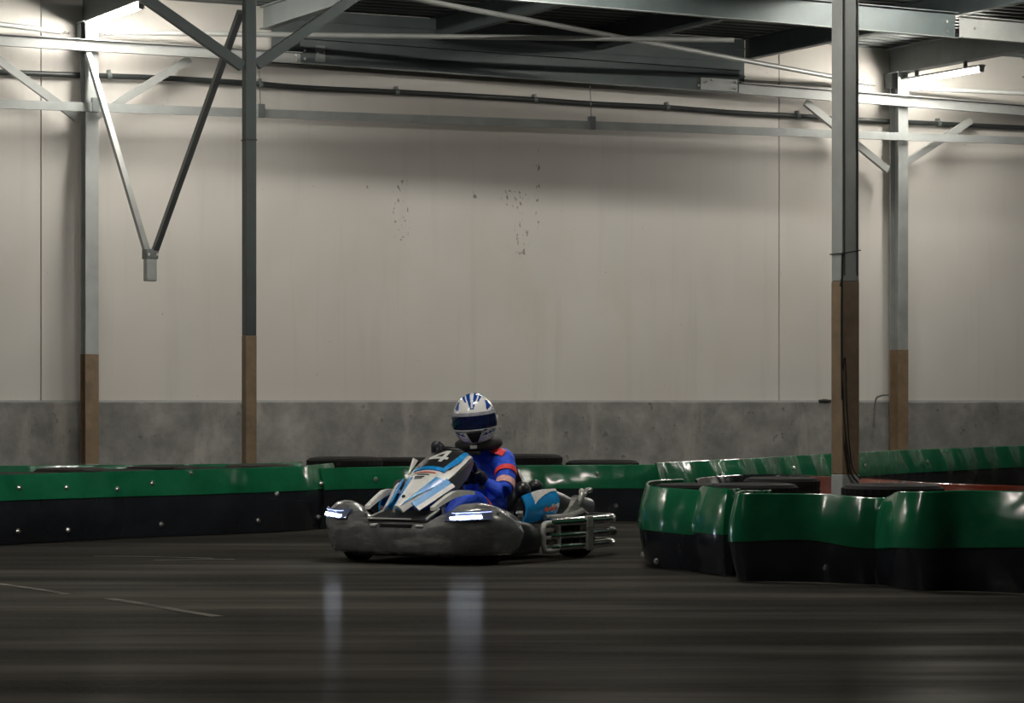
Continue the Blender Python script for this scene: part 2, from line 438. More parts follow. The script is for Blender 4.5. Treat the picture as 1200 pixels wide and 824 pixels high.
# black hose with clamps
t = thing('hose', 'black hose sagging along the wall above the rail', 'hose'); inwall(t)
hp = [wp(px, py, .055) for px, py in ((-60, 82), (60, 87), (180, 91), (283, 97), (360, 103), (465, 108), (560, 113), (627, 117), (700, 122), (782, 126), (860, 132), (935, 136), (1010, 141), (1100, 145), (1260, 153))]
MB().tube(spline(hp, .12), .028, 10).build('pipe', 'hose', t, True)
for px, py in ((128, 89), (305, 99), (465, 108), (627, 117), (782, 126), (935, 136), (1100, 145)):
    c = wp(px, py, .055)
    MB().tube([c-Vector((.02,0,0)), c+Vector((.02,0,0))], .034, 10).build('clamp', 'steel_mid', t, True)
    MB().box((c.x-.012, c.y-.01, c.z), (c.x+.012, .0, c.z+.06)).build('clamp_foot', 'steel_mid', t)
# roof cross bracing rods
def rod(label, a, b, r, m='steel_light', fit=True):
    t = thing('brace_rod', label, 'rod', group='roof bracing rods'); inwall(t)
    MB().tube([a, b], r, 10).build('tube', m, t, True)
    if fit:
        dr_ = (b-a).normalized()
        MB().tube([a-dr_*.12, a+dr_*.02], .016, 8).build('end_fork', 'bolt', t)
    return t
rod('pale round bracing rod from the left wall column running right under the roof', wp(122, 38, .22), wp(860, 47, 2.6), .026)
rod('pale round bracing rod left of the left wall column', wp(70, 37, .22), wp(-220, 2, 1.8), .026)
rod('long pale diagonal bracing rod descending to the right wall column', wp(1018, 98, .24), wp(300, -36, 4.1), .026)
rod('pale bracing rod right of the right wall column beside the lamp', wp(1068, 103.5, .22), wp(1420, 119, 1.6), .026)

# ------------------------------------------------------------------ columns
def wall_column(u, label, brown_z, base_z, braces):
    t = thing('steel_column', label, 'column', group='steel wall columns'); inwall(t)
    ztop = ROOF-.30
    def H(z0, z1, m, name):
        mb = MB(); e = 0 if m == 'steel' else .0015
        mb.box((u-.065-e, -.275-e, z0), (u+.065+e, -.262+e, z1))
        mb.box((u-.065-e, -.118-e, z0), (u+.065+e, -.105+e, z1))
        mb.box((u-.006-e, -.262, z0), (u+.006+e, -.118, z1)); return mb.build(name, m, t)
    H(0, base_z, 'white_wrap', 'base_coat'); H(base_z, brown_z, 'brown', 'brown_coat'); H(brown_z, ztop, 'steel', 'shaft')
    MB().box((u-.10, -.32, 0), (u+.10, -.06, .015)).build('base_plate', 'steel', t)
    MB().box((u-.09, -.29, ztop), (u+.09, -.09, ztop+.012)).build('cap_plate', 'steel', t)
    for a, b in braces: MB().bar(a, b, .05, .075).build('brace', 'steel_light', t)
    for z in (ztop-.10, ztop-.16):
        MB().tube([(u-.02, -.275, z), (u-.02, -.29, z)], .013, 8).build('bolt', 'bolt', t)
    return t
wall_column(UL, 'grey wall column with a brown lower part under the left lamp', 1.43, .37,
    [(wp(90, 138, .22), wp(-8, 66, .20)), (wp(107, 140, .22), wp(222, 69, .20))])
wall_column(UR, 'grey wall column under the right lamp, behind the tall near column', 1.55, .37,
    [(wp(1040, 199, .22), wp(944, 120, .20)), (wp(1055, 195, .22), wp(1138, 141, .20))])
# inner free column with knee braces
uc = wu(292, ROWD)
t = thing('steel_column', 'slim dark green-grey free column with two knee braces at its top', 'column', group='free standing columns'); inwall(t)
def rect_col(t, u, d, w_, zs):
    for name, m, z0, z1 in zs:
        e = 0 if m.startswith('steel') else .0015
        MB().box((u-w_/2-e, -d-w_/2-e, z0), (u+w_/2+e, -d+w_/2+e, z1)).build(name, m, t, bevel=.006)
rect_col(t, uc, ROWD, .095, [('brown_coat', 'brown', .015, 1.52), ('shaft', 'steel_dark', 1.52, ROOF-.25)])
MB().box((uc-.10, -ROWD-.10, 0), (uc+.10, -ROWD+.10, .015)).build('base_plate', 'steel_mid', t)
MB().box((uc-.052, -ROWD-.052, 3.14), (uc+.052, -ROWD+.052, 3.15)).build('joint_ring', 'wire', t)
for px0, py0, px1, py1 in ((284, 78, 150, -16), (301, 76, 425, -10)):
    MB().bar(wp(px0, py0, ROWD), wp(px1, py1, ROWD), .06, .085).build('brace', 'steel_dark', t)
# hanging V brace between wall column and free column, cut off above the floor
apex = None
dv = 2.05; av = wp(176, 296, dv)
t = thing('hanging_brace', 'V-shaped steel hanger ending in a cut stub left of the free column', 'brace'); inwall(t)
MB().bar(wp(103, 62, .30), av+Vector((-.03, 0, .0)), .05, .055).build('strut', 'steel_light', t)
MB().bar(wp(282, 14, ROWD-.1), av+Vector((.04, 0, .0)), .05, .055).build('strut', 'steel_mid', t)
MB().box((av.x-.05, av.y-.05, av.z-.26), (av.x+.05, av.y+.05, av.z-.02)).build('stub', 'steel', t, bevel=.01)
MB().box((av.x-.06, av.y-.06, av.z-.06), (av.x+.06, av.y+.06, av.z+.03)).build('collar', 'steel_mid', t, bevel=.008)
for q in (-.035, .04):
    MB().tube([av+Vector((q, -.06, -.02)), av+Vector((q, -.075, -.02))], .012, 8).build('bolt', 'bolt', t)
# near column standing in the tyre island
g = ground(990.5, 193)
t = thing('near_column', 'tall near column, grey above, brown below, white at its foot', 'column', g, PHI)
for name, m, z0, z1 in (('base_coat', 'white_wrap', .015, .53), ('brown_coat', 'brown', .53, 1.70), ('shaft', 'steel', 1.70, ROOF-.01)):
    e = 0 if m == 'steel' else .0015; w_ = .0605+e
    MB().box((-w_, -w_, z0), (w_, w_, z1)).build(name, m, t, bevel=.006)
MB().box((-.12, -.12, 0), (.12, .12, .015)).build('base_plate', 'steel_mid', t)
MB().box((-.05, -.0665, 1.735), (-.043, -.0625, ROOF-.02)).build('weld_seam', 'steel_dark', t)
MB().box((.043, -.0665, 1.735), (.05, -.0625, ROOF-.02)).build('weld_seam', 'steel_dark', t)
t2 = thing('cable', 'thin black cable tied to the tall near column, looped at its foot', 'cable', g, PHI)
zz = .97+(471-296)/193
MB().tube([(-.066,-.066,zz-.01),(.066,-.067,zz+.012),(.066,.066,zz+.012),(-.066,.066,zz-.01)], .004, 6, close=True).build('tie', 'wire', t2)
MB().tube(spline([(-.07,-.072,zz-.012),(-.073,-.068,zz-.4),(-.072,-.072,zz-.9),(-.07,-.07,1.1),(-.055,-.074,.85),(-.02,-.074,.62),(.0,-.074,.52),(.03,-.075,.50),(.05,-.074,.46),(.035,-.075,.40),(.0,-.074,.30),(.01,-.074,.05)], .04), .0045, 6).build('wire', 'wire', t2)
MB().tube(spline([(-.069,-.074,zz-.012),(-.068,-.074,zz-.7),(-.05,-.075,1.25),(-.035,-.075,.9),(-.005,-.076,.60),(.04,-.075,.52),(.062,-.075,.50)], .04), .004, 6).build('wire', 'wire', t2)
MB().tube([(-.07,-.07,zz-.16),(-.085,-.075,zz-.21)], .006, 6).build('wire_end', 'wire', t2)
MB().tube([(-.07,-.075,zz-.01),(-.064,-.085,zz-.012)], .014, 8).build('knot', 'wire', t2)
# small fittings on the wall
q = wp(968, 470, .05)
t = inwall(thing('wall_stub', 'short black pipe stub on the plinth edge left of the near column', 'pipe'))
MB().tube([(q.x-.09, -.05, q.z), (q.x+.06, -.05, q.z)], .016, 8).build('pipe', 'hose', t); MB().box((q.x-.02, -.05, q.z-.02), (q.x+.02, 0, q.z+.02)).build('clip', 'hose', t)
t = inwall(thing('cable_bend', 'thin grey cable bending from the wall onto the right wall column', 'cable'))
MB().tube(spline([wp(1024, 500, .05), wp(1026, 470, .05), wp(1032, 464, .16), wp(1041, 463, .25)], .03), .01, 8).build('cable', 'steel_mid', t)

# ------------------------------------------------------------------ lamps
def lamp(u, d0, d1, z, label, group, along=False):
    t = thing('fluorescent_lamp', label, 'lamp', group=group)
    h = (d1-d0)/2; c = Vector((u, -(d0+d1)/2, 0))
    inwall(t); t.location = Vector(WALL_O)+Matrix.Rotation(PHI, 3, 'Z') @ c
    if along: t.rotation_euler.z += PI/2
    MB().tube([(.02, -h+.03, z), (.02, h-.03, z)], .024, 12).build('tube', 'tube_wall' if d0 < 1 else 'tube', t, True)
    MB().box((-.025, -h, z+.024), (.065, h, z+.05)).build('housing', 'plastic_white', t, bevel=.008)
    for y in (-h, h-.03):
        MB().box((-.008, y, z-.026), (.048, y+.03, z+.024)).build('end_cap', 'plastic_white', t, bevel=.006)
    for y in (-.6*h, .6*h):
        MB().box((0, y-.01, z+.05), (.04, y+.01, ROOF-(.0 if along else .29))).build('hanger', 'steel_mid', t)
lamp(*TUBES[0], 'lit fluorescent tube at the upper left above the left wall column', 'fluorescent lamps under the roof')
lamp(*TUBES[1], 'lit fluorescent tube at the upper right above the right wall column', 'fluorescent lamps under the roof')
for k, tb in enumerate(TUBES_OUT):
    if k < 2: lb = 'lit fluorescent tube near the wall one bay further %s, outside the picture' % ('left', 'right')[k]
    else: lb = 'lit fluorescent tube above the picture, second row from the wall, %s bay' % ('left', 'middle', 'right')[k-2]
    lamp(*tb, lb, 'fluorescent lamps outside the picture')
for k, (u, d, z) in enumerate(FILL_TUBES):
    lamp(u, d-.75, d+.75, z, ('added fill tube over the track in front of the kart, left of three', 'added fill tube over the track in front of the kart, middle of three', 'added fill tube over the track in front of the kart, right of three', 'added fill tube above the outer barrier, left of two', 'added fill tube above the outer barrier, right of two', 'added fill tube over the near track, nearest to the viewer on the left')[k], 'fluorescent lamps outside the picture', True)

# ------------------------------------------------------------------ floor markings (paint on the floor)
def line(pts, w_):
    pts = spline([ground(px, (py-HZ)/CH) for px, py in pts], .15)
    mb = MB(); L = len(pts)
    for i in range(L-1):
        a, b = pts[i], pts[i+1]; n_ = Vector((-(b-a).y, (b-a).x, 0)).normalized()*w_/2; u = Vector((0,0,.003))
        mb.add([a-n_+u, b-n_+u, b+n_+u, a+n_+u], [(0, 1, 2, 3)])
    return mb.build('painted_line', 'line', fl)
line([(-60, 677), (0, 685), (50, 692), (78, 697)], .05)
line([(128, 702), (165, 708), (210, 716), (255, 723)], .06)
line([(110, 652.5), (180, 653), (250, 655)], .05)
line([(180, 657), (230, 656.5), (275, 656)], .05)

# ------------------------------------------------------------------ belt barriers
BOLT = MB().lathe([(.0, .016), (.010, .016), (.017, .006), (.020, 0), (.0, 0)], 10, close=False)
def barrier(label, pts, tops, splits, waves, group, mats=('green', 'black_belt'), bolts=(), lean=0.0, side=1, name='belt_barrier'):
    """pts: (px, pixels per metre); tops/splits: (fraction, height)"""
    P = spline([ground(*p) for p in pts], .04); n = len(P)-1
    base = P[n//2].copy(); t = thing(name, label, 'barrier', base, 0, group)
    rnd = random.Random(hash(label) % 1000 if False else sum(map(ord, label)))
    ph = [(rnd.uniform(0, 6.28), rnd.uniform(.5, 1.6)) for _ in range(4)]
    def nrm(i):
        a = P[min(i+1, n)]-P[max(i-1, 0)]; return Vector((a.y, -a.x, 0)).normalized()*side
    def pos(i, z, zt, off):
        s_ = i*.04
        wv = sum(math.sin(s_*2.1*(k+1)*q[1]+q[0]+z*(2.0*k-1.5)) * waves/(k+1) for k, q in enumerate(ph))
        bulge = .046*math.sin(PI*min(1, max(0, z/zt)))
        return P[i]-base+nrm(i)*(wv+bulge+off+lean*z)+Vector((0, 0, z))
    def panel(nm, m, za, zb, rows, off):
        mb = MB(); V = []
        for i in range(n+1):
            f = i/n; a, b, zt = za(f), zb(f), lerp_tab(tops, f)
            fr = [pos(i, a+(b-a)*k/rows, zt, off) for k in range(rows+1)]
            bk = [pos(i, a+(b-a)*k/rows, zt, off-.014) for k in range(rows, -1, -1)]
            # rounded upper lip
            V.append(fr+[(fr[-1]+bk[0])/2+Vector((0, 0, .005))]+bk)
        mb.rings(V); return mb.build(nm, m, t, True, 35)
    top = lambda f: lerp_tab(tops, f)
    sp = lambda f: lerp_tab(splits, f)
    panel('upper_panel', mats[0], sp, top, 8, .006)
    panel('lower_panel', mats[1], lambda f: .006, lambda f: sp(f)+.02, 8, -.002)
    for f, zf in bolts:
        i = max(1, min(n-1, round(f*n))); z = zf*top(f)
        c = pos(i, z, top(f), .012 if z > sp(f) else .0); q = nrm(i)
        b = BOLT.build('bolt', 'bolt', t) if not hasattr(barrier, 'bm') else bpy.data.objects.new('bolt', barrier.bm)
        if not hasattr(barrier, 'bm'): barrier.bm = b.data
        else: C.objects.link(b); b.parent = t
        b.location = c; b.rotation_euler = q.to_track_quat('Z', 'Y').to_euler()
    return t
G1 = 'belt barriers of the outer track edge'; G2 = 'belt barriers around the tyre island'
flat = lambda v: [(0, v), (1, v)]
barrier('long green and black belt barrier on the left with rows of bolts', [(-90, 180), (0, 174), (130, 166.5), (260, 160.5), (340, 157), (372, 154.5), (392, 151)],
    [(0, .475), (.5, .475), (1, .49)], [(0, .30), (.2, .305), (.5, .30), (1, .31)], .019, G1,
    bolts=[(.20, .82), (.20, .2), (.31, .18), (.42, .75), (.5, .82), (.51, .2), (.58, .96), (.72, .2), (.75, .6), (.89, .2), (.89, .72), (.30, .80)])
barrier('green and black belt barrier continuing beyond the left picture edge', [(-420, 208), (-250, 192), (-92, 179.5)], flat(.475), flat(.30), .012, G1)
barrier('green and black belt barrier continuing beyond the right picture edge', [(1292, 237), (1400, 246), (1560, 258)], flat(.515), flat(.25), .009, G2)
barrier('green and black belt barrier passing straight behind the kart', [(374, 154), (420, 151.5), (480, 149.5), (600, 147.5), (700, 146), (772, 145.5)],
    [(0, .46), (1, .46)], [(0, .30), (1, .275)], .010, G1, bolts=[(.2, .8), (.45, .8), (.83, .85), (.88, .3)])
barrier('green and black belt barrier receding along the right wall, with pale reflections', [(771, 147), (850, 139), (950, 128.5), (1050, 118.5), (1150, 110.5), (1240, 105)],
    [(0, .48), (1, .49)], [(0, .26), (1, .26)], .020, G1, bolts=[(.12, .75), (.3, .78), (.48, .75), (.66, .75)])
barrier('far green and black belt barrier behind the left tyre row', [(-120, 152), (0, 151), (140, 149), (300, 146), (352, 142)],
    flat(.47), flat(.28), .008, G1)
barrier('curved green and black end belt at the left tip of the tyre island', [(800, 182), (772, 186), (760, 194), (760.5, 200), (775, 202.5), (800, 204.5), (826, 206), (835, 203)],
    [(0, .47), (.5, .485), (1, .46)], [(0, .24), (.55, .235), (1, .21)], .004, G2, bolts=[(.55, .12), (.75, .10)])
barrier('short leaning green and black belt between the island tip and the long front belt', [(812, 202), (820, 207), (838, 210), (856, 211.5), (872, 209)],
    [(0, .44), (.4, .49), (1, .48)], flat(.235), .007, G2, lean=-.04)
barrier('long wavy green and black belt at the lower right in front of the tyres', [(905, 204), (872, 211), (863, 215.5), (868, 218), (900, 218.5), (960, 219.5), (1010, 222), (1035, 223), (1055, 227.5), (1085, 230), (1130, 230), (1200, 233), (1290, 238)],
    [(0, .46), (.2, .475), (.45, .475), (.55, .46), (.66, .505), (.8, .515), (1, .515)], [(0, .20), (.25, .21), (.42, .235), (.55, .20), (.7, .225), (1, .25)], .009, G2, bolts=[(.47, .18)])
barrier('dark red belt along the back of the tyre island', [(1300, 207), (1180, 202), (1090, 195), (1010, 184), (950, 178)],
    flat(.48), flat(.25), .008, G2, mats=('red_belt', 'black_belt'), side=-1)
barrier('black belt with a pale upper edge at the back left of the tyre island', [(950, 177), (905, 175), (860, 176.5), (826, 182), (815, 187)],
    flat(.48), flat(.25), .005, G2, mats=('black_belt', 'black_belt'), side=-1)

# ------------------------------------------------------------------ tyres
def tyre_mesh():
    mb = MB(); n = 72; H = .5; rings = []
    for k in range(n):
        a = 2*PI*k/n; tr = 1.0 if k % 2 else .978
        prof = [(.60, -.30), (.64, -.42), (.80, -.5), (.92, -.46), (.955, -.40), (1.0*tr, -.36), (1.0*tr, -.13), (.975, -.11), (.975, -.08), (1.0*tr, -.06),
                (1.0*tr, .06), (.975, .08), (.975, .11), (1.0*tr, .13), (1.0*tr, .36), (.955, .40), (.92, .46), (.80, .5), (.64, .42), (.60, .30), (.62, 0)]
        rings.append([Vector((r*.30*math.cos(a), r*.30*math.sin(a), (h+.5)*.165)) for r, h in prof])
    mb.rings(rings, close=True); return mb
first = {}
def tyre(px, s_, z, sc, label, group, m='rubber'):
    if m not in first:
        o = tyre_mesh().build('tyre', m, None, True, 30); first[m] = o.data
    else:
        o = bpy.data.objects.new('tyre', first[m]); C.objects.link(o)
    g_ = ground(px, s_); o.location = (g_.x, g_.y, z); o.scale = (sc[0], sc[0], sc[1]); o.rotation_euler = (0, 0, random.uniform(0, 6))
    return tag(o, label, 'tyre', group)
def stack(px, s_, top, label, group, m='rubber', sc=1.0, tilt=0):
    h = top/3
    for k in range(2): tyre(px, s_, k*h, (sc, h/.165), 'worn black tyre low in a stack, hidden behind the belts', 'hidden lower tyres of the stacks')
    o = tyre(px, s_, 2*h, (sc, h/.165), label, group, m); return o
GT = 'top tyres of the stacks behind the left barrier'; GK = 'top tyres of the stacks behind the kart'; GI = 'top tyres of the stacks in the island'
stack(30, 168, .475, 'dark tyre top at the left edge behind the long left belt', GT, 'rubber_worn', .95)
stack(85, 158, .480, 'brownish tyre top behind the left belt, below the left wall column', GT, 'rubber_worn', .95)
stack(140, 162.5, .482, 'black tyre top right of the left wall column, close behind the belt', GT, 'rubber', .95)
stack(190, 154.5, .485, 'black tyre top midway between the left wall column and the free column', GT, 'rubber', .95)
stack(245, 158.5, .485, 'black tyre top just left of the free column', GT, 'rubber', .92)
stack(305, 152.5, .488, 'brownish tyre top at the foot of the free column', GT, 'rubber_worn', .95)
stack(404, 145.5, .525, 'black tyre standing out highest left of the kart nose', GT, 'rubber', 1.03)
stack(470, 139, .500, 'black tyre top just behind the kart nose panel', GK, 'rubber', .95)
stack(532, 143, .500, 'black tyre top hidden behind the driver', GK, 'rubber', .95)
stack(617, 141.5, .535, 'black treaded tyre right beside the driver, highest behind the kart', GK, 'rubber', 1.0)
stack(706, 141, .485, 'flat black tyre top right of the driver near the belt seam', GK, 'rubber', 1.02)
stack(808, 193.5, .475, 'black tyre top inside the left tip of the island', GI, 'rubber', .72)
stack(885, 199, .490, 'black tyre top behind the short leaning belt', GI, 'rubber', .85)
stack(916, 188, .500, 'black treaded tyre just left of the tall near column', GI, 'rubber', .80)
stack(1046, 205, .500, 'black treaded tyre right of the tall near column', GI, 'rubber', .98)
stack(1150, 214, .470, 'black tyre top in front of the dark red belt', GI, 'rubber', .95)

# ================================================================== the kart
AL = math.radians(30)
KS = 189.0
kx, ky = (545-600)/KS, F/KS
M['bumper'] = scuffed('scuffed_dark_bumper', (.13, .132, .135), .20, (.42, .42, .415))
M['black_plastic'] = mat('black_plastic', (.016, .017, .019), .35, 0, .2, 12)
M['kart_white'] = mat('white_kart_panel', (.86, .84, .81), .28, 0, .05, 8, coat=.3)
M['kart_blue'] = mat('blue_kart_panel', (.015, .30, .74), .28, 0, .08, 8, coat=.3)
M['kart_grey'] = mat('grey_kart_panel', (.16, .165, .175), .35, 0, .12, 8)
M['chrome'] = mat('chrome_tube', (.62, .62, .62), .14, 1, .05, 8)
M['alloy'] = scuffed('scuffed_alloy', (.42, .41, .39), .25, (.70, .69, .66))
M['alloy'].node_tree.nodes['Principled BSDF'].inputs['Metallic'].default_value = .35
M['led'] = emis('led_white', (.72, .82, 1.0), 120)
M['led_soft'] = emis('led_bluish', (.30, .42, 1.0), 1.3)
M['lens'] = mat('lamp_lens', (.10, .12, .2), .08, 0, .1, 10, coat=1)
M['decal_red'] = mat('orange_red_print', (.75, .14, .06), .4)
M['decal_dark'] = mat('dark_print', (.05, .05, .055), .4)
kart = thing('go_kart', 'black rental go-kart with white and blue nose, number 4 and lit headlights', 'go-kart', (kx, ky, 0), math.radians(-90)-AL)
KT = kart
def sym(fn):
    for sd in (1, -1): fn(sd)

# front bumper
bp = [(.38, -.575), (.44, -.595), (.52, -.588), (.63, -.545), (.72, -.455), (.765, -.33), (.79, -.17), (.80, 0)]
bp = bp+[(a, -b) for a, b in bp[-2::-1]]
BPTS = spline([(a, b, 0) for a, b in bp], .03)
def bump_top(b, a):
    q = abs(b); v = lerp_tab([(0, .262), (.20, .268), (.30, .305), (.42, .365), (.52, .372), (.62, .345)], q)
    if a < .56: v = v-(.56-a)*.50
    return v
mb = MB(); R = []
n = len(BPTS)-1
for i, p in enumerate(BPTS):
    t_ = BPTS[min(i+1, n)]-BPTS[max(i-1, 0)]; o_ = Vector((t_.y, -t_.x, 0)).normalized()
    top = bump_top(p.y, p.x); zb = .062+.02*max(0, .5-p.x)
    bul = .05*lerp_tab([(0, .35), (.25, .3), (.42, 1.0), (.6, .8)], abs(p.y))
    prof = [(-.10, zb+.01), (-.04, zb), (.0, zb), (.022, zb+.02), (.020+bul*.6, zb+(top-zb)*.35), (.018+bul, zb+(top-zb)*.6), (.006+bul*.8, zb+(top-zb)*.82),
            (-.02+bul*.3, top-.012), (-.055, top), (-.10, top-.004), (-.15, top-.03), (-.15, zb+.10)]
    R.append([p+o_*q+Vector((0, 0, z)) for q, z in prof])
mb.rings(R); bumper = mb.build('front_bumper', 'bumper', KT, True, 50)
# front splitter plate, slot and small chips on the bumper
MB().grid(lambda u, v: (.60+.19*u, (-.18+.36*v)*(1.0+.15*u), .318-.05*u), 6, 8, .012).build('splitter_plate', 'black_plastic', KT, True)
for q in (-1, 1):
    MB().bar((.60, q*.18, .327), (.79, q*.205, .275), .008, .010).build('plate_edge', 'kart_white', KT)
MB().bar((.792, -.205, .274), (.792, .10, .274), .010, .008).build('plate_edge', 'kart_white', KT)
MB().box((.80, -.10, .222), (.822, .12, .242)).build('grille_slot', 'black_plastic', bumper)
for b in (-.15, .17): MB().box((.795, b-.022, .228), (.824, b+.022, .242)).build('reflector', 'plastic_white', bumper, bevel=.004)
for b in (-.10, .03): MB().tube([(.80, b, .16), (.829, b, .16)], .008, 8).build('bolt', 'decal_dark', bumper)
# headlights
def bp_at(b):
    best = min(range(len(BPTS)), key=lambda i: abs(BPTS[i].y-b) + (10 if BPTS[i].x < .5 else 0))
    t_ = BPTS[min(best+1, n)]-BPTS[max(best-1, 0)]; return BPTS[best], Vector((t_.y, -t_.x, 0)).normalized()
def headlight(sd):
    h = MB()
    def on(bb, z, off):
        p, o_ = bp_at(bb); top = bump_top(p.y, p.x); zb = .062
        bul = .05*lerp_tab([(0, .35), (.25, .3), (.42, 1.0), (.6, .8)], abs(p.y)); f = (z-zb)/(top-zb)
        q = lerp_tab([(.35, .020+bul*.6), (.6, .018+bul), (.82, .006+bul*.8), (.97, -.02+bul*.3)], f)
        return p+o_*(q+off)+Vector((0, 0, z))
    def strip(z0, z1, b0, b1, off, th, name, m, par, skew=0):
        mb = MB()
        mb.grid(lambda u, v: on(sd*(b0+(b1-b0)*u), z0+(z1-z0)*v+skew*u, off), 14, 2, -th if sd > 0 else th)
        return mb.build(name, m, par, True)
    lens = strip(.262, .316, .335, .54, .004, .012, 'headlight', 'lens', KT, .012)
    strip(.274, .289, .375, .50, .010, .010, 'led_strip', 'led', lens, .010)
    strip(.306, .310, .335, .54, .008, .006, 'light_blade', 'led_soft', lens, .012)
    strip(.266, .270, .33, .38, .008, .006, 'light_blade', 'led_soft', lens, .008)
sym(headlight)
for sd in (1, -1):
    MB().tube([(.60, sd*.56, .31), (.62, sd*.60, .31)], .008, 8).build('bolt', 'bolt', KT)
# front side pods: dark cover behind the bumper corner, then the side guard
def pod(sd):
    mb = MB(); R = []
    for k in range(13):
        f = k/12; a = .46-.38*f; b = sd*(.565+.02*math.sin(PI*f)); hw = .035+.01*math.sin(PI*f)
        zt = lerp_tab([(0, .275), (.4, .25), (1, .20)], f); zb = .05
        c = Vector((a, b, (zt+zb)/2)); hh = (zt-zb)/2
        R.append([c+Vector((0, math.cos(t)*hw*(1.0), math.sin(t)*hh)) for t in [2*PI*q/18 for q in range(18)]])
    mb.rings(R); mb.build('side_bumper', 'black_plastic', KT, True, 60)
    # curved black cover above it
    MB().grid(lambda u, v: (.50-.26*u, sd*(.47+.12*math.sin(v*PI*.5)), .345-.09*u*u-.10*(1-math.cos(v*PI*.5))), 10, 6, .012 if sd < 0 else -.012).build('corner_cover', 'black_plastic', KT, True)
    # alloy side guard loop
    L = [(.10, .09), (.10, .20), (.07, .228), (-.06, .222), (-.085, .19), (-.085, .09), (-.06, .065), (.07, .065)]
    MB().tube(spline([(a, sd*.612, z) for a, z in L]+[(L[0][0], sd*.612, L[0][1])], .02)[:-1], .018, 10, close=True).build('side_guard', 'alloy', KT, True)
    MB().box((-.02, sd*.60-.01, .05), (.13, sd*.60+.008, .10)).build('guard_plate', 'alloy', KT, bevel=.01)
    MB().box((-.055, sd*.61-.01, .12), (-.02, sd*.61+.012, .165)).build('guard_clip', 'black_plastic', KT, bevel=.006)
    MB().box((.03, sd*.612-.012, .135), (.09, sd*.612+.016, .155)).build('guard_bar', 'alloy', KT, bevel=.004)
    MB().box((-.08, sd*.612-.012, .135), (.07, sd*.612+.004, .155)).build('guard_bar', 'alloy', KT, bevel=.004)
sym(pod)
# rear bumper: three tubes wrapping round, brackets
def rear(z, r, through, ext=0):
    if through:
        q = [(.02, .60), (-.30, .612), (-.62, .612), (-.80, .60), (-.865-ext, .53), (-.88-ext, .40), (-.88-ext, 0)]
        q = q+[(a, -b) for a, b in q[-2::-1]]
        MB().tube(spline([(a, b, z) for a, b in q], .03), r, 12).build('rear_tube', 'chrome', KT, True)
    else:
        for sd in (1, -1):
            t_ = MB().tube([(.02, sd*.60, z), (-.30, sd*.615, z), (-.74, sd*.612, z)], r, 12).build('rear_tube', 'chrome', KT, True)
            MB().tube([(-.735, sd*.612, z), (-.80, sd*.612, z)], r*1.12, 12).build('tube_cap', 'black_plastic', t_, True)
rear(.232, .030, True, .01); rear(.150, .026, False); rear(.078, .026, True, .015)
def rear_side(sd):
    MB().box((-.48, sd*.630, .045), (-.40, sd*.648, .262)).build('rear_bracket', 'alloy', KT, bevel=.006)
    MB().tube(spline([(-.44, sd*.55, .30), (-.46, sd*.57, .37), (-.50, sd*.55, .41), (-.56, sd*.52, .40)], .02), .018, 10).build('upper_hoop', 'alloy', KT, True)
    MB().tube(spline([(-.60, sd*.48, .30), (-.61, sd*.49, .36), (-.65, sd*.50, .405), (-.71, sd*.50, .412)], .02), .016, 10).build('upper_hoop', 'alloy', KT, True)
    # engine cover: dark tapered body with a pale triangular grille
    mb = MB(); R = []
    for f in [k/10 for k in range(11)]:
        a = -.20-.38*f; zt = .425-.09*f*f-.02*f; zb = .215; b0, b1 = .30, .525+.03*f
        R.append([Vector((a, sd*b0, zb)), Vector((a, sd*b1, zb)), Vector((a, sd*(b1+.01), (zb+zt)/2)), Vector((a, sd*(b1-.015), zt-.03)), Vector((a, sd*(b1-.05), zt)), Vector((a, sd*b0, zt))])
    mb.rings(R); ec = mb.build('engine_cover', 'black_plastic', KT, True, 40)
    MB().add([(-.27, sd*.565, .275), (-.46, sd*.575, .285), (-.43, sd*.562, .375), (-.27, sd*.535, .275), (-.46, sd*.535, .285), (-.43, sd*.52, .375)],
             [(0,1,2), (5,4,3), (0,3,4,1), (1,4,5,2), (2,5,3,0)]).build('cover_grille', 'alloy', ec)
    MB().tube([(-.05, sd*.54, .262), (-.30, sd*.56, .258), (-.47, sd*.565, .29)], [.016, .022, .020], 12).build('exhaust_pipe', 'alloy', KT, True)
    MB().tube([(-.56, sd*.47, .33), (-.70, sd*.49, .31)], [.055, .05], 14).build('muffler', 'kart_grey', KT, True)
    # blue and white side panel
    def sp(u, v):
        a = .16-.37*u; zb = .225+.035*u; zt = .40+.035*math.sin(min(1, u*1.4)*PI*.5)
        return Vector((a, sd*(.50+.035*math.sin(PI*v)+.02*u), zb+(zt-zb)*v))
    s_ = MB().grid(sp, 12, 8, .012 if sd > 0 else -.012).build('side_panel', 'kart_blue', KT, True)
    def patch(f0, f1, g0, g1, m, name):
        mb = MB(); mb.grid(lambda u, v: sp(f0+(f1-f0)*u, g0(u)+(g1(u)-g0(u))*v)+Vector((0, sd*.004, 0)), 12, 4, .003 if sd > 0 else -.003); return mb.build(name, m, s_, True)
    patch(.25, 1.0, lambda u: .62+.30*min(1, u*1.3)**.7, lambda u: 1.0, 'kart_white', 'white_patch')
    patch(.55, .93, lambda u: .28+.04*math.sin(u*19), lambda u: .40+.05*math.sin(u*11+1), 'decal_red', 'logo_print')
    patch(.75, .97, lambda u: .36+.03*math.sin(u*13), lambda u: .47+.03*math.sin(u*9), 'kart_white', 'logo_print')
    MB().ball((.05, sd*.44, .43), (.05, .05, .055), 14, 8).build('fuel_cap', 'black_plastic', KT, True)
    MB().ball((-.14, sd*.42, .45), (.045, .05, .04), 14, 8).build('air_filter', 'black_plastic', KT, True)
sym(rear_side)
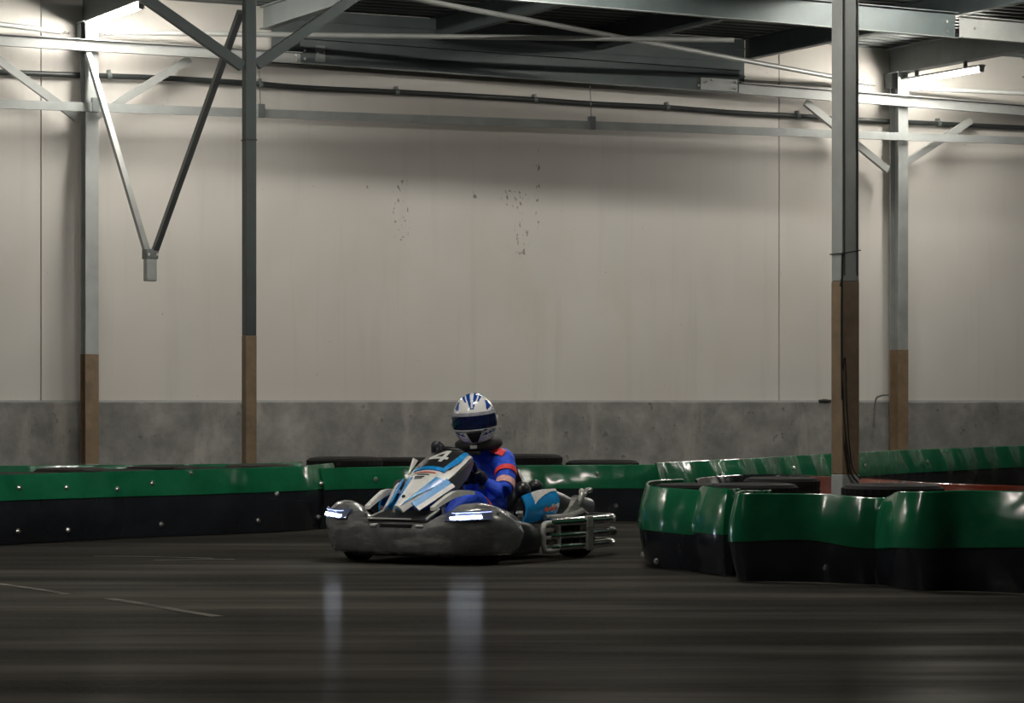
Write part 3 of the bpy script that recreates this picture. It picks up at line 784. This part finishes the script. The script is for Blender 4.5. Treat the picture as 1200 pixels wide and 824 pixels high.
# chassis: floor pan, frame rails
MB().box((-.55, -.36, .045), (.72, .36, .06)).build('floor_pan', 'black_plastic', KT)
for sd in (1, -1):
    MB().tube(spline([(.75, sd*.30, .075), (.40, sd*.34, .075), (0, sd*.40, .075), (-.4, sd*.38, .08), (-.78, sd*.36, .10)], .05), .018, 8).build('frame_rail', 'black_plastic', KT, True)
    MB().tube([(.30, sd*.34, .08), (.10, sd*.57, .10)], .014, 8).build('frame_strut', 'black_plastic', KT)
    MB().tube([(-.50, sd*.36, .10), (-.86, sd*.36, .16)], .016, 8).build('frame_strut', 'black_plastic', KT)
MB().tube([(-.50, -.52, .135), (-.50, .52, .135)], .018, 10).build('rear_axle', 'alloy', KT, True)
MB().tube([(.50, -.44, .125), (.50, .44, .125)], .014, 8).build('front_axle', 'black_plastic', KT, True)
MB().box((-.52, -.22, .10), (-.25, .22, .28)).build('motor', 'kart_grey', KT, bevel=.03)
# wheels
def wheel(a, b, r, wd):
    w0 = MB(); pr = [(.56, -.42), (.70, -.5), (.90, -.47), (.98, -.36), (1, -.2), (1, .2), (.98, .36), (.90, .47), (.70, .5), (.56, .42)]
    w0.lathe([(q*r, h*wd) for q, h in pr], 32, axis='y')
    t_ = w0.build('wheel', 'rubber', KT, True, 50); t_.location = (a, b, r)
    MB().lathe([(.0, -.30*wd), (.20*r, -.30*wd), (.25*r, -.36*wd), (.54*r, -.40*wd), (.56*r, -.44*wd), (.60*r, -.40*wd), (.60*r, .40*wd), (.56*r, .44*wd), (.54*r, .40*wd), (.25*r, .36*wd), (.2*r, .30*wd), (0, .30*wd)], 24, axis='y', close=False).build('rim', 'alloy', t_, True, 30)
    return t_
for sd in (1, -1):
    wheel(.50, sd*.455, .128, .13); wheel(-.50, sd*.50, .138, .17)
# nose fairing
ROWS = [(.80, .352, .040), (.70, .408, .075), (.55, .488, .122), (.44, .552, .150), (.31, .622, .162), (.21, .668, .156), (.15, .672, .148)]
RL = spline([(a, h, z) for a, z, h in ROWS], .002)
def nose(v, w_, off=0.0):
    """v along 0..1 from the tip, w_ across -1..1"""
    i = min(len(RL)-2, int(v*(len(RL)-1))); p = RL[i]; q = RL[i+1]; t_ = (q-p)
    tang = Vector((t_.x, 0, t_.z)).normalized(); nn = Vector((tang.z, 0, -tang.x))
    if nn.x < 0 and nn.z < 0: nn = -nn
    sag = .045*abs(w_)**2.2
    return Vector((p.x, p.y*w_, p.z))+nn*(off-sag)
NN = 1
def nose_patch(v0, v1, g0, g1, m, name, par, off=.003, th=.004, nu=16, nv=6):
    mb = MB(); mb.grid(lambda u, v: nose(v0+(v1-v0)*u, g0(u)+(g1(u)-g0(u))*v, off), nu, nv, th)
    o = mb.build(name, m, par, True); return o
np_ = MB().grid(lambda u, v: nose(u, -1+2*v), 40, 16, -.016).build('nose_fairing', 'kart_white', KT, True, 60)
VM = .60
plate = nose_patch(.64, .97, lambda u: -.78, lambda u: .80, 'black_plastic', 'number_plate', np_, .003)
nose_patch(.585, .635, lambda u: -.74, lambda u: .74-.10*u, 'kart_blue', 'blue_stripe', np_, .004)
nose_patch(.60, .97, lambda u: .55+.20*u, lambda u: .70+.18*min(1, 2.2*u), 'kart_blue', 'blue_stripe', np_, .006)
for sd in (1, -1):
    nose_patch(.02, .50, lambda u: sd*(.50+.10*u), lambda u: sd*(.52+.46*min(1, u*1.1)*(1 if u < .9 else 1)), 'kart_blue', 'blue_stripe', np_, .004)
# the number 4: slanted strokes on the plate; v up the plate, w across (reader's left = driver's right)
def stroke(p, q, hw, par):
    p, q = Vector(p), Vector(q); d_ = (q-p).normalized(); nrm_ = Vector((-d_.y, d_.x))*hw
    mb = MB()
    def f(u, v):
        c = p.lerp(q, u)+nrm_*(2*v-1); return nose(.805+c.y*.80/.53, c.x/.156, .009)
    mb.grid(f, 10, 3, .003); mb.build('numeral_stroke', 'plastic_white', par, True)
# coordinates in metres on the plate: x across (+ is the driver's left = image right), y up
stroke((.030, -.062), (.030, .062), .012, plate)
stroke((-.066, -.022), (.062, -.022), .012, plate)
stroke((-.060, -.020), (.026, .056), .011, plate)
# small printed lines on the white part
for k, (v, w0, w1, m) in enumerate(((.54, -.55, .45, 'decal_red'), (.505, -.35, .25, 'kart_grey'), (.47, -.40, .10, 'decal_dark'), (.445, -.36, .05, 'kart_grey'))):
    nose_patch(v, v+.012, lambda u: w0, lambda u: w1, m, 'small_print', np_, .003, .003, 2, 8)
c = nose(.14, .0, .004); MB().ball(c, .012, 10, 6).build('bolt', 'decal_dark', np_, True)
# white ear on the upper right edge and flank skirts
MB().add([(.43, -.150, .53), (.30, -.165, .615), (.34, -.168, .628), (.43, -.140, .53), (.30, -.155, .61), (.34, -.158, .618)],
         [(0,1,2), (5,4,3), (0,3,4,1), (1,4,5,2), (2,5,3,0)]).build('fin', 'kart_white', np_)
for sd in (1, -1):
    MB().grid(lambda u, v: (nose(.42+.56*u, sd*1.0)+Vector((-.015-.03*v, -sd*.01*v, -.012-.085*v*math.sin(PI*(.12+.80*u))))), 14, 5, .010 if sd < 0 else -.010).build('flank', 'kart_grey', np_, True)
    # lower side wing: blue triangle with white edge
    def wing(u, v): return Vector((.74-.27*u, sd*(.070+.085*u+.055*v), .372+.135*u-.050*v))
    wg = MB().grid(wing, 10, 6, .008 if sd < 0 else -.008).build('side_wing', 'kart_blue', KT, True)
    MB().grid(lambda u, v: wing(u, .62+.40*v)+Vector((.003, sd*.003, .004)), 10, 3, .008 if sd < 0 else -.008).build('white_edge', 'kart_white', wg, True)
    # white leg guard
    def guard(u, v): return Vector((.76-.41*u, sd*(.215+.035*u), .325+.085*math.sin(u*PI*.58)+.036*v*(1.1-.5*abs(2*u-1))))
    MB().grid(guard, 14, 3, .03 if sd < 0 else -.03).build('leg_guard', 'kart_white', KT, True)
    MB().tube([(.60, sd*.22, .12), (.62, sd*.22, .34)], .010, 8).build('nose_strut', 'alloy', KT)
    MB().tube([(.44, sd*.10, .10), (.40, sd*.10, .50)], .010, 8).build('nose_strut', 'alloy', KT)
    MB().box((.60, sd*.10-.03, .14), (.615, sd*.10+.03, .26)).build('pedal', 'alloy', KT, bevel=.005)
    MB().box((.20, sd*.30-.03, .07), (.55, sd*.30+.03, .25)).build('inner_tray', 'black_plastic', KT, bevel=.02)
# steering column + wheel
SWC = Vector((.115, 0, .575)); TILT = math.radians(38)
ax = Vector((-math.cos(TILT), 0, math.sin(TILT)))           # points to the driver
e1 = Vector((0, 1, 0)); e2 = Vector((math.sin(TILT), 0, math.cos(TILT)))
def rim_pt(a, r=.135): return SWC+e1*(math.cos(a)*r)+e2*(math.sin(a)*r)
sw = MB().tube([rim_pt(2*PI*k/40) for k in range(40)], .015, 10, close=True, up=tuple(ax)).build('steering_wheel', 'black_plastic', KT, True)
for a in (0, PI, -PI/2): MB().bar(rim_pt(a, .13), SWC-ax*.02, .03, .008, tuple(ax)).build('spoke', 'alloy', sw)
MB().tube([SWC-ax*.03, SWC+ax*.012], .042, 16).build('hub', 'black_plastic', sw, True)
MB().tube([SWC-ax*.02, Vector((.50, 0, .16))], .014, 10).build('steering_column', 'black_plastic', KT, True)
# seat
def seat(u, v):
    b = (v*2-1); pr = [(.10, .10), (-.05, .075), (-.22, .085), (-.34, .16), (-.40, .30), (-.45, .46), (-.47, .56)]
    x = u*(len(pr)-1); i = min(len(pr)-2, int(x)); f = x-i
    a = pr[i][0]*(1-f)+pr[i+1][0]*f; z = pr[i][1]*(1-f)+pr[i+1][1]*f
    hw = lerp_tab([(0, .19), (.5, .22), (.75, .24), (1, .17)], u)
    wrap = abs(b)**3
    return Vector((a+.16*wrap*min(1, u*1.6)*(1-.5*u*u), b*hw, z+.14*wrap*(1-u)+.0*u))
MB().grid(seat, 24, 18, .014).build('seat', 'black_plastic', KT, True, 60)
for sd in (1, -1): MB().bar((-.30, sd*.22, .22), (-.36, sd*.36, .09), .03, .008).build('seat_stay', 'alloy', KT)

# ================================================================== the driver
M['suit'] = mat('blue_race_suit', (.015, .085, .72), .62, 0, .30, 7, bmp=.5)
M['suit_red'] = mat('red_suit_trim', (.80, .045, .05), .6, 0, .12, 12)
M['suit_pink'] = mat('pale_suit_patch', (.85, .42, .38), .6, 0, .3, 40)
M['glove'] = mat('black_glove', (.02, .021, .03), .5, 0, .3, 20)
M['helmet_white'] = mat('white_helmet', (.90, .90, .89), .16, 0, .03, 5, coat=1)
M['helmet_blue'] = mat('blue_helmet_print', (.010, .07, .36), .16, 0, .2, 14, coat=1)
M['helmet_grey'] = mat('grey_helmet_print', (.38, .38, .44), .2, 0, .2, 30, coat=1)
M['visor'] = mat('dark_visor', (.008, .014, .06), .06, 0, .1, 5, coat=1)
M['padding'] = mat('black_padding', (.012, .012, .013), .7, 0, .3, 20)
person = thing('person', 'person in blue race suit and white and blue full-face helmet driving the kart', 'person', (kx, ky, 0), math.radians(-90)-AL)
HL = rim_pt(math.radians(-34)); HR = rim_pt(math.radians(122))      # hands on the rim: driver's left, driver's right
def limb(mb, pts, rs, n=14, flat=1.0, up=None): mb.tube(spline2(pts, rs)[0], spline2(pts, rs)[1], n, flat=flat, up=up)
def spline2(pts, rs, sub=5):
    P = [Vector(p) for p in pts]; out = []; rr = []
    Q = [2*P[0]-P[1]]+P+[2*P[-1]-P[-2]]; R_ = [rs[0]]+list(rs)+[rs[-1]]
    for i in range(1, len(Q)-2):
        for k in range(sub):
            t = k/sub; a, b, c, d = Q[i-1], Q[i], Q[i+1], Q[i+2]
            out.append(.5*((2*b)+(c-a)*t+(2*a-5*b+4*c-d)*t*t+(3*b-a-3*c+d)*t**3)); rr.append(R_[i]*(1-t)+R_[i+1]*t)
    out.append(P[-1]); rr.append(rs[-1]); return out, rr
body = MB()
# torso: elliptical sections (centre, half width b, half depth a)
TS = [((-.20, .165), .150, .120), ((-.23, .24), .150, .115), ((-.25, .34), .140, .105), ((-.25, .45), .155, .105), ((-.235, .54), .170, .100), ((-.215, .60), .165, .088), ((-.20, .645), .125, .075), ((-.185, .675), .075, .065)]
R = []
for (a, z), hb, ha in TS:
    R.append([Vector((a+ha*math.cos(2*PI*k/24), hb*math.sin(2*PI*k/24), z)) for k in range(24)])
body.rings(R)
limb(body, [(-.19, 0, .64), (-.165, 0, .72), (-.14, 0, .80)], [.058, .055, .06])         # neck
body.ball((-.125, 0, .865), (.095, .078, .115), 18, 12)                                   # head, inside the helmet
SH = {1: Vector((-.205, .155, .605)), -1: Vector((-.205, -.155, .605))}
EL = {1: Vector((-.02, .265, .415)), -1: Vector((-.06, -.26, .47))}
WR = {1: HL+Vector((-.055, .035, -.045)), -1: HR+Vector((-.06, -.05, -.03))}
for sd in (1, -1):
    mid = SH[sd].lerp(EL[sd], .5)+Vector((-.012, sd*.012, 0))
    limb(body, [SH[sd]+Vector((0, -sd*.07, .0)), SH[sd], mid, EL[sd]], [.062, .072, .062, .050])
    limb(body, [EL[sd]+Vector((0, 0, .01)), EL[sd].lerp(WR[sd], .35)+Vector((0, sd*.008, -.006)), WR[sd]], [.051, .050, .034])
    limb(body, [(-.20, sd*.075, .19), (-.02, sd*.115, .27), (.12, sd*.145, .345), (.24, sd*.155, .375)], [.088, .084, .072, .060])
    limb(body, [(.21, sd*.155, .372), (.29, sd*.155, .355), (.40, sd*.14, .28), (.52, sd*.115, .185)], [.058, .060, .054, .040])
bo = body.build('race_suit_body', 'suit', person, True, 180)
rm = bo.modifiers.new('remesh', 'REMESH'); rm.mode = 'VOXEL'; rm.voxel_size = .008; rm.use_smooth_shade = True
sm = bo.modifiers.new('smooth', 'SMOOTH'); sm.factor = .5; sm.iterations = 6
tx = bpy.data.textures.new('cloth_folds', 'CLOUDS'); tx.noise_scale = .055; tx.noise_depth = 2
dp = bo.modifiers.new('folds', 'DISPLACE'); dp.texture = tx; dp.strength = .022; dp.mid_level = .5
# red and pale sleeve bands
def band(pts, rs, f0, f1, name, m, a0=0, a1=2*PI, off=.009):
    P, Rr = spline2(pts, rs, 8); n_ = len(P)-1
    mb = MB()
    def at(u):
        x = (f0+(f1-f0)*u)*n_; i = min(n_-1, int(x)); f = x-i; return P[i].lerp(P[i+1], f), Rr[i]*(1-f)+Rr[i+1]*f, (P[i+1]-P[i]).normalized()
    def fn(u, v):
        p, r, t_ = at(u); x = t_.cross(Vector((0, 0, 1))).normalized(); y = x.cross(t_); a = a0+(a1-a0)*v
        return p+x*(math.cos(a)*(r+off))+y*(math.sin(a)*(r+off))
    mb.grid(fn, 8, 20, .006); return mb.build(name, m, person, True)
for sd in (1, -1):
    mid = SH[sd].lerp(EL[sd], .5)+Vector((-.012, sd*.012, 0)); A = ([SH[sd], mid, EL[sd]], [.072, .062, .050])
    band(*A, .36, .50, 'sleeve_band', 'suit_red', off=.006); band(*A, .70, .86, 'sleeve_patch', 'suit_pink', 0, 2*PI, off=.006)
    # shoulder patch
    MB().grid(lambda u, v: SH[sd]+Vector((.075*math.sin(-.6+1.5*v)*1.0+.01, sd*(-.06+.095*u), .084*math.cos(-.6+1.5*v)+.002-.030*u)), 6, 8, .006).build('shoulder_patch', 'suit_red', person, True)
    K = ([(-.02, sd*.115, .27), (.12, sd*.145, .345), (.24, sd*.155, .375)], [.084, .072, .060])
    band(*K, .20, .34, 'thigh_band', 'suit_red', off=.006)
    # shoes
    R = []
    for k, (x, hw, hh, zc) in enumerate([(.485, .030, .036, .135), (.50, .036, .05, .14), (.54, .038, .055, .165), (.57, .04, .05, .19), (.595, .036, .035, .23)]):
        R.append([Vector((x, sd*.112+hw*math.cos(2*PI*q/12), zc+hh*math.sin(2*PI*q/12))) for q in range(12)])
    MB().rings(R).build('shoe', 'glove', person, True)
# gloves: palm behind the rim, four fingers curled round it and a thumb
def glove(sd, ang):
    g_ = MB()
    def frame(a):
        c = rim_pt(a); rad = (c-SWC).normalized(); tg = (-e1*math.sin(a)+e2*math.cos(a)); return c, rad, tg
    c, rad, tg = frame(ang)
    wr = WR[sd]
    palm = c+rad*.034+ax*.016
    limb(g_, [wr+(wr-palm)*.25, wr, wr.lerp(palm, .6), palm], [.039, .036, .038, .034], 12, .8)
    g_.ball(palm, .036, 14, 8)
    for k, (da, ln) in enumerate(((-.30, .92), (-.105, 1.0), (.09, .97), (.28, .82))):
        ck, rk, tk = frame(ang+da); pts = []
        for q in range(7):
            t_ = math.radians(-15+38*q*ln); R_ = .0265
            pts.append(ck+(rk*math.cos(t_)-ax*math.sin(t_)*1.0)*R_ if q else palm.lerp(ck+rk*R_, .7))
        g_.tube(pts, [.0125, .0122, .0118, .0112, .0108, .010, .008], 8)
    s_ = 1 if math.cos(ang) > 0 else -1
    c2, r2, t2_ = frame(ang+.16*s_)
    g_.tube([palm+ax*.01, c2+ax*.028+r2*.012, c2+ax*.026-r2*.008, frame(ang+.30*s_)[0]+ax*.022-r2*.012], [.016, .0135, .012, .009], 8)
    o = g_.build('glove', 'glove', person, True, 180)
    r_ = o.modifiers.new('remesh', 'REMESH'); r_.mode = 'VOXEL'; r_.voxel_size = .0035; r_.use_smooth_shade = True
    s2 = o.modifiers.new('smooth', 'SMOOTH'); s2.factor = .5; s2.iterations = 3
    for da in (-.1, .1):
        ck, rk, tk = frame(ang+da); MB().ball(ck+rk*.040+ax*.002, (.007, .007, .007), 8, 6).build('knuckle_stud', 'plastic_white', o, True)
    cw = wr+(wr-palm)*.18; dw = (palm-wr).normalized()
    MB().tube([cw-dw*.012, cw+dw*.012], .042, 14).build('cuff', 'kart_grey', o, True)
glove(1, math.radians(-34)); glove(-1, math.radians(122))
# neck brace
nb = MB().lathe([(.070, -.03), (.125, -.036), (.150, -.012), (.148, .016), (.120, .036), (.075, .028)], 32).build('neck_brace', 'padding', person, True, 60)
nb.location = (-.165, 0, .708); nb.rotation_euler = (0, math.radians(8), 0)
MB().grid(lambda u, v: (.154*math.cos(.18+.28*u), .154*math.sin(.18+.28*u), -.008+.020*v), 8, 2, .004).build('brace_label', 'plastic_white', nb)
MB().box((.125, .0, -.05), (.150, .09, -.026)).build('buckle', 'padding', nb, bevel=.006)
# helmet: own frame, x forward, y left, z up
hel = bpy.data.objects.new('helmet', None); C.objects.link(hel); hel.parent = person
hel.empty_display_size = .05
hel.location = (-.115, 0, .862); hel.rotation_euler = (math.radians(5), math.radians(6), math.radians(27))
hel['label'] = 'white full-face helmet with blue stripes and a dark visor'
def hs(lat, lon, off=0.0):
    """shell surface; lat -90..90, lon 0 = forward, + to the left"""
    cl, sl = math.cos(lat), math.sin(lat); cx, sx = math.cos(lon), math.sin(lon)
    rx, ry, rz = .158, .136, .165
    k = cl if sl >= 0 else max(cl, 1e-6)**.62          # fuller towards the chin
    p = Vector((k*cx*rx, k*sx*ry, sl*rz))
    if sl < 0:                                    # chin bar: fuller in front, tucked under behind
        p.x += .020*max(0, cx)*(-sl)*1.2*cl**.5
        p.z *= .96
        sh = 1-.05*(sl*sl); p.y *= sh
    e = .94 if sl > 0 else 1
    nrm_ = Vector((p.x/rx**2, p.y/ry**2, p.z/rz**2)).normalized()
    return p+nrm_*off
mb = MB(); nu, nv = 120, 60
LAT0 = math.radians(-66)
def paint(lat, lon):
    la, lo = math.degrees(lat), math.degrees(lon); al = abs(lo)
    # fan of blue stripes over the crown, seen from the front
    if la > 28 and al < 100:
        x = math.cos(lat)*math.sin(lon)*.136; z = math.sin(lat)*.165
        fwd = math.cos(lat)*math.cos(lon) > -.35
        if fwd:
            k = abs(x)/(max(.001, (z-.070))/.095*.034+.006)
            if z > .075 and .32 < k < 1.05: return 1
            if z > .120 and 1.35 < k < 1.9: return 1
    # blue side flashes
    if 22 < la < 46 and 44 < al < 72 and (la-22) > (al-44)*.25 and (la-22) < (al-44)*1.6+5: return 1
    if 14 < la < 24 and 62 < al < 110: return 1 if (la+al*.3) % 9 < 6 else 0
    if 13 < la < 20 and al < 40: return 2 if int(lo/6+50) % 3 else 0
    if -48 < la < -20 and 28 < al < 95:
        q = la+(al-28)*-.18+ 40
        if 4 < q < 8: return 1
        if 9.5 < q < 11.5: return 2
        if -4 < q < -2: return 2
    return 0
V = [[hs(LAT0+(PI/2-LAT0)*j/nv, -PI+2*PI*i/nu) for j in range(nv)] for i in range(nu)]
vs = [p for r in V for p in r]+[hs(PI/2, 0)]
for i in range(nu):
    i2 = (i+1) % nu
    for j in range(nv-1):
        mb.mi = paint(LAT0+(PI/2-LAT0)*(j+.5)/nv, -PI+2*PI*(i+.5)/nu); mb.f.append([i*nv+j, i2*nv+j, i2*nv+j+1, i*nv+j+1]); mb.m.append(mb.mi)
    mb.f.append([i*nv+nv-1, i2*nv+nv-1, len(vs)-1]); mb.m.append(1 if abs(((i*3) % 360)-180) < 70 else 0)
mb.f.append([i*nv for i in range(nu)]); mb.m.append(0)
mb.v = vs
mb.build('shell', ['helmet_white', 'helmet_blue', 'helmet_grey'], hel, True, 60)
D = math.radians
vis = MB().grid(lambda u, v: hs(D(-17)+D(29)*v, D(-78)+D(156)*u, .0045), 40, 10, -.004).build('visor', 'visor', hel, True, 60)
MB().grid(lambda u, v: hs(D(-19.5)+D(2.5)*v, D(-80)+D(160)*u, .0055), 40, 2, -.005).build('visor_rim', 'helmet_white', vis, True, 60)
MB().grid(lambda u, v: hs(D(12)+D(7)*v, D(-74)+D(148)*u, .0055), 40, 3, -.005).build('visor_band', 'helmet_grey', vis, True, 60)
for sd in (1, -1): MB().tube([hs(D(-2), sd*D(84), .001), hs(D(-2), sd*D(84), .012)], .022, 16).build('visor_pivot', 'helmet_white', vis, True)
MB().grid(lambda u, v: hs(D(-52)+D(28)*v, (u*2-1)*D(9+12*v), .004), 8, 8, -.006).build('chin_vent', 'padding', hel, True)
MB().grid(lambda u, v: hs(D(-21)+D(3)*v, D(26)+D(10)*u, .007), 6, 3, -.006).build('visor_tab', 'padding', hel, True)
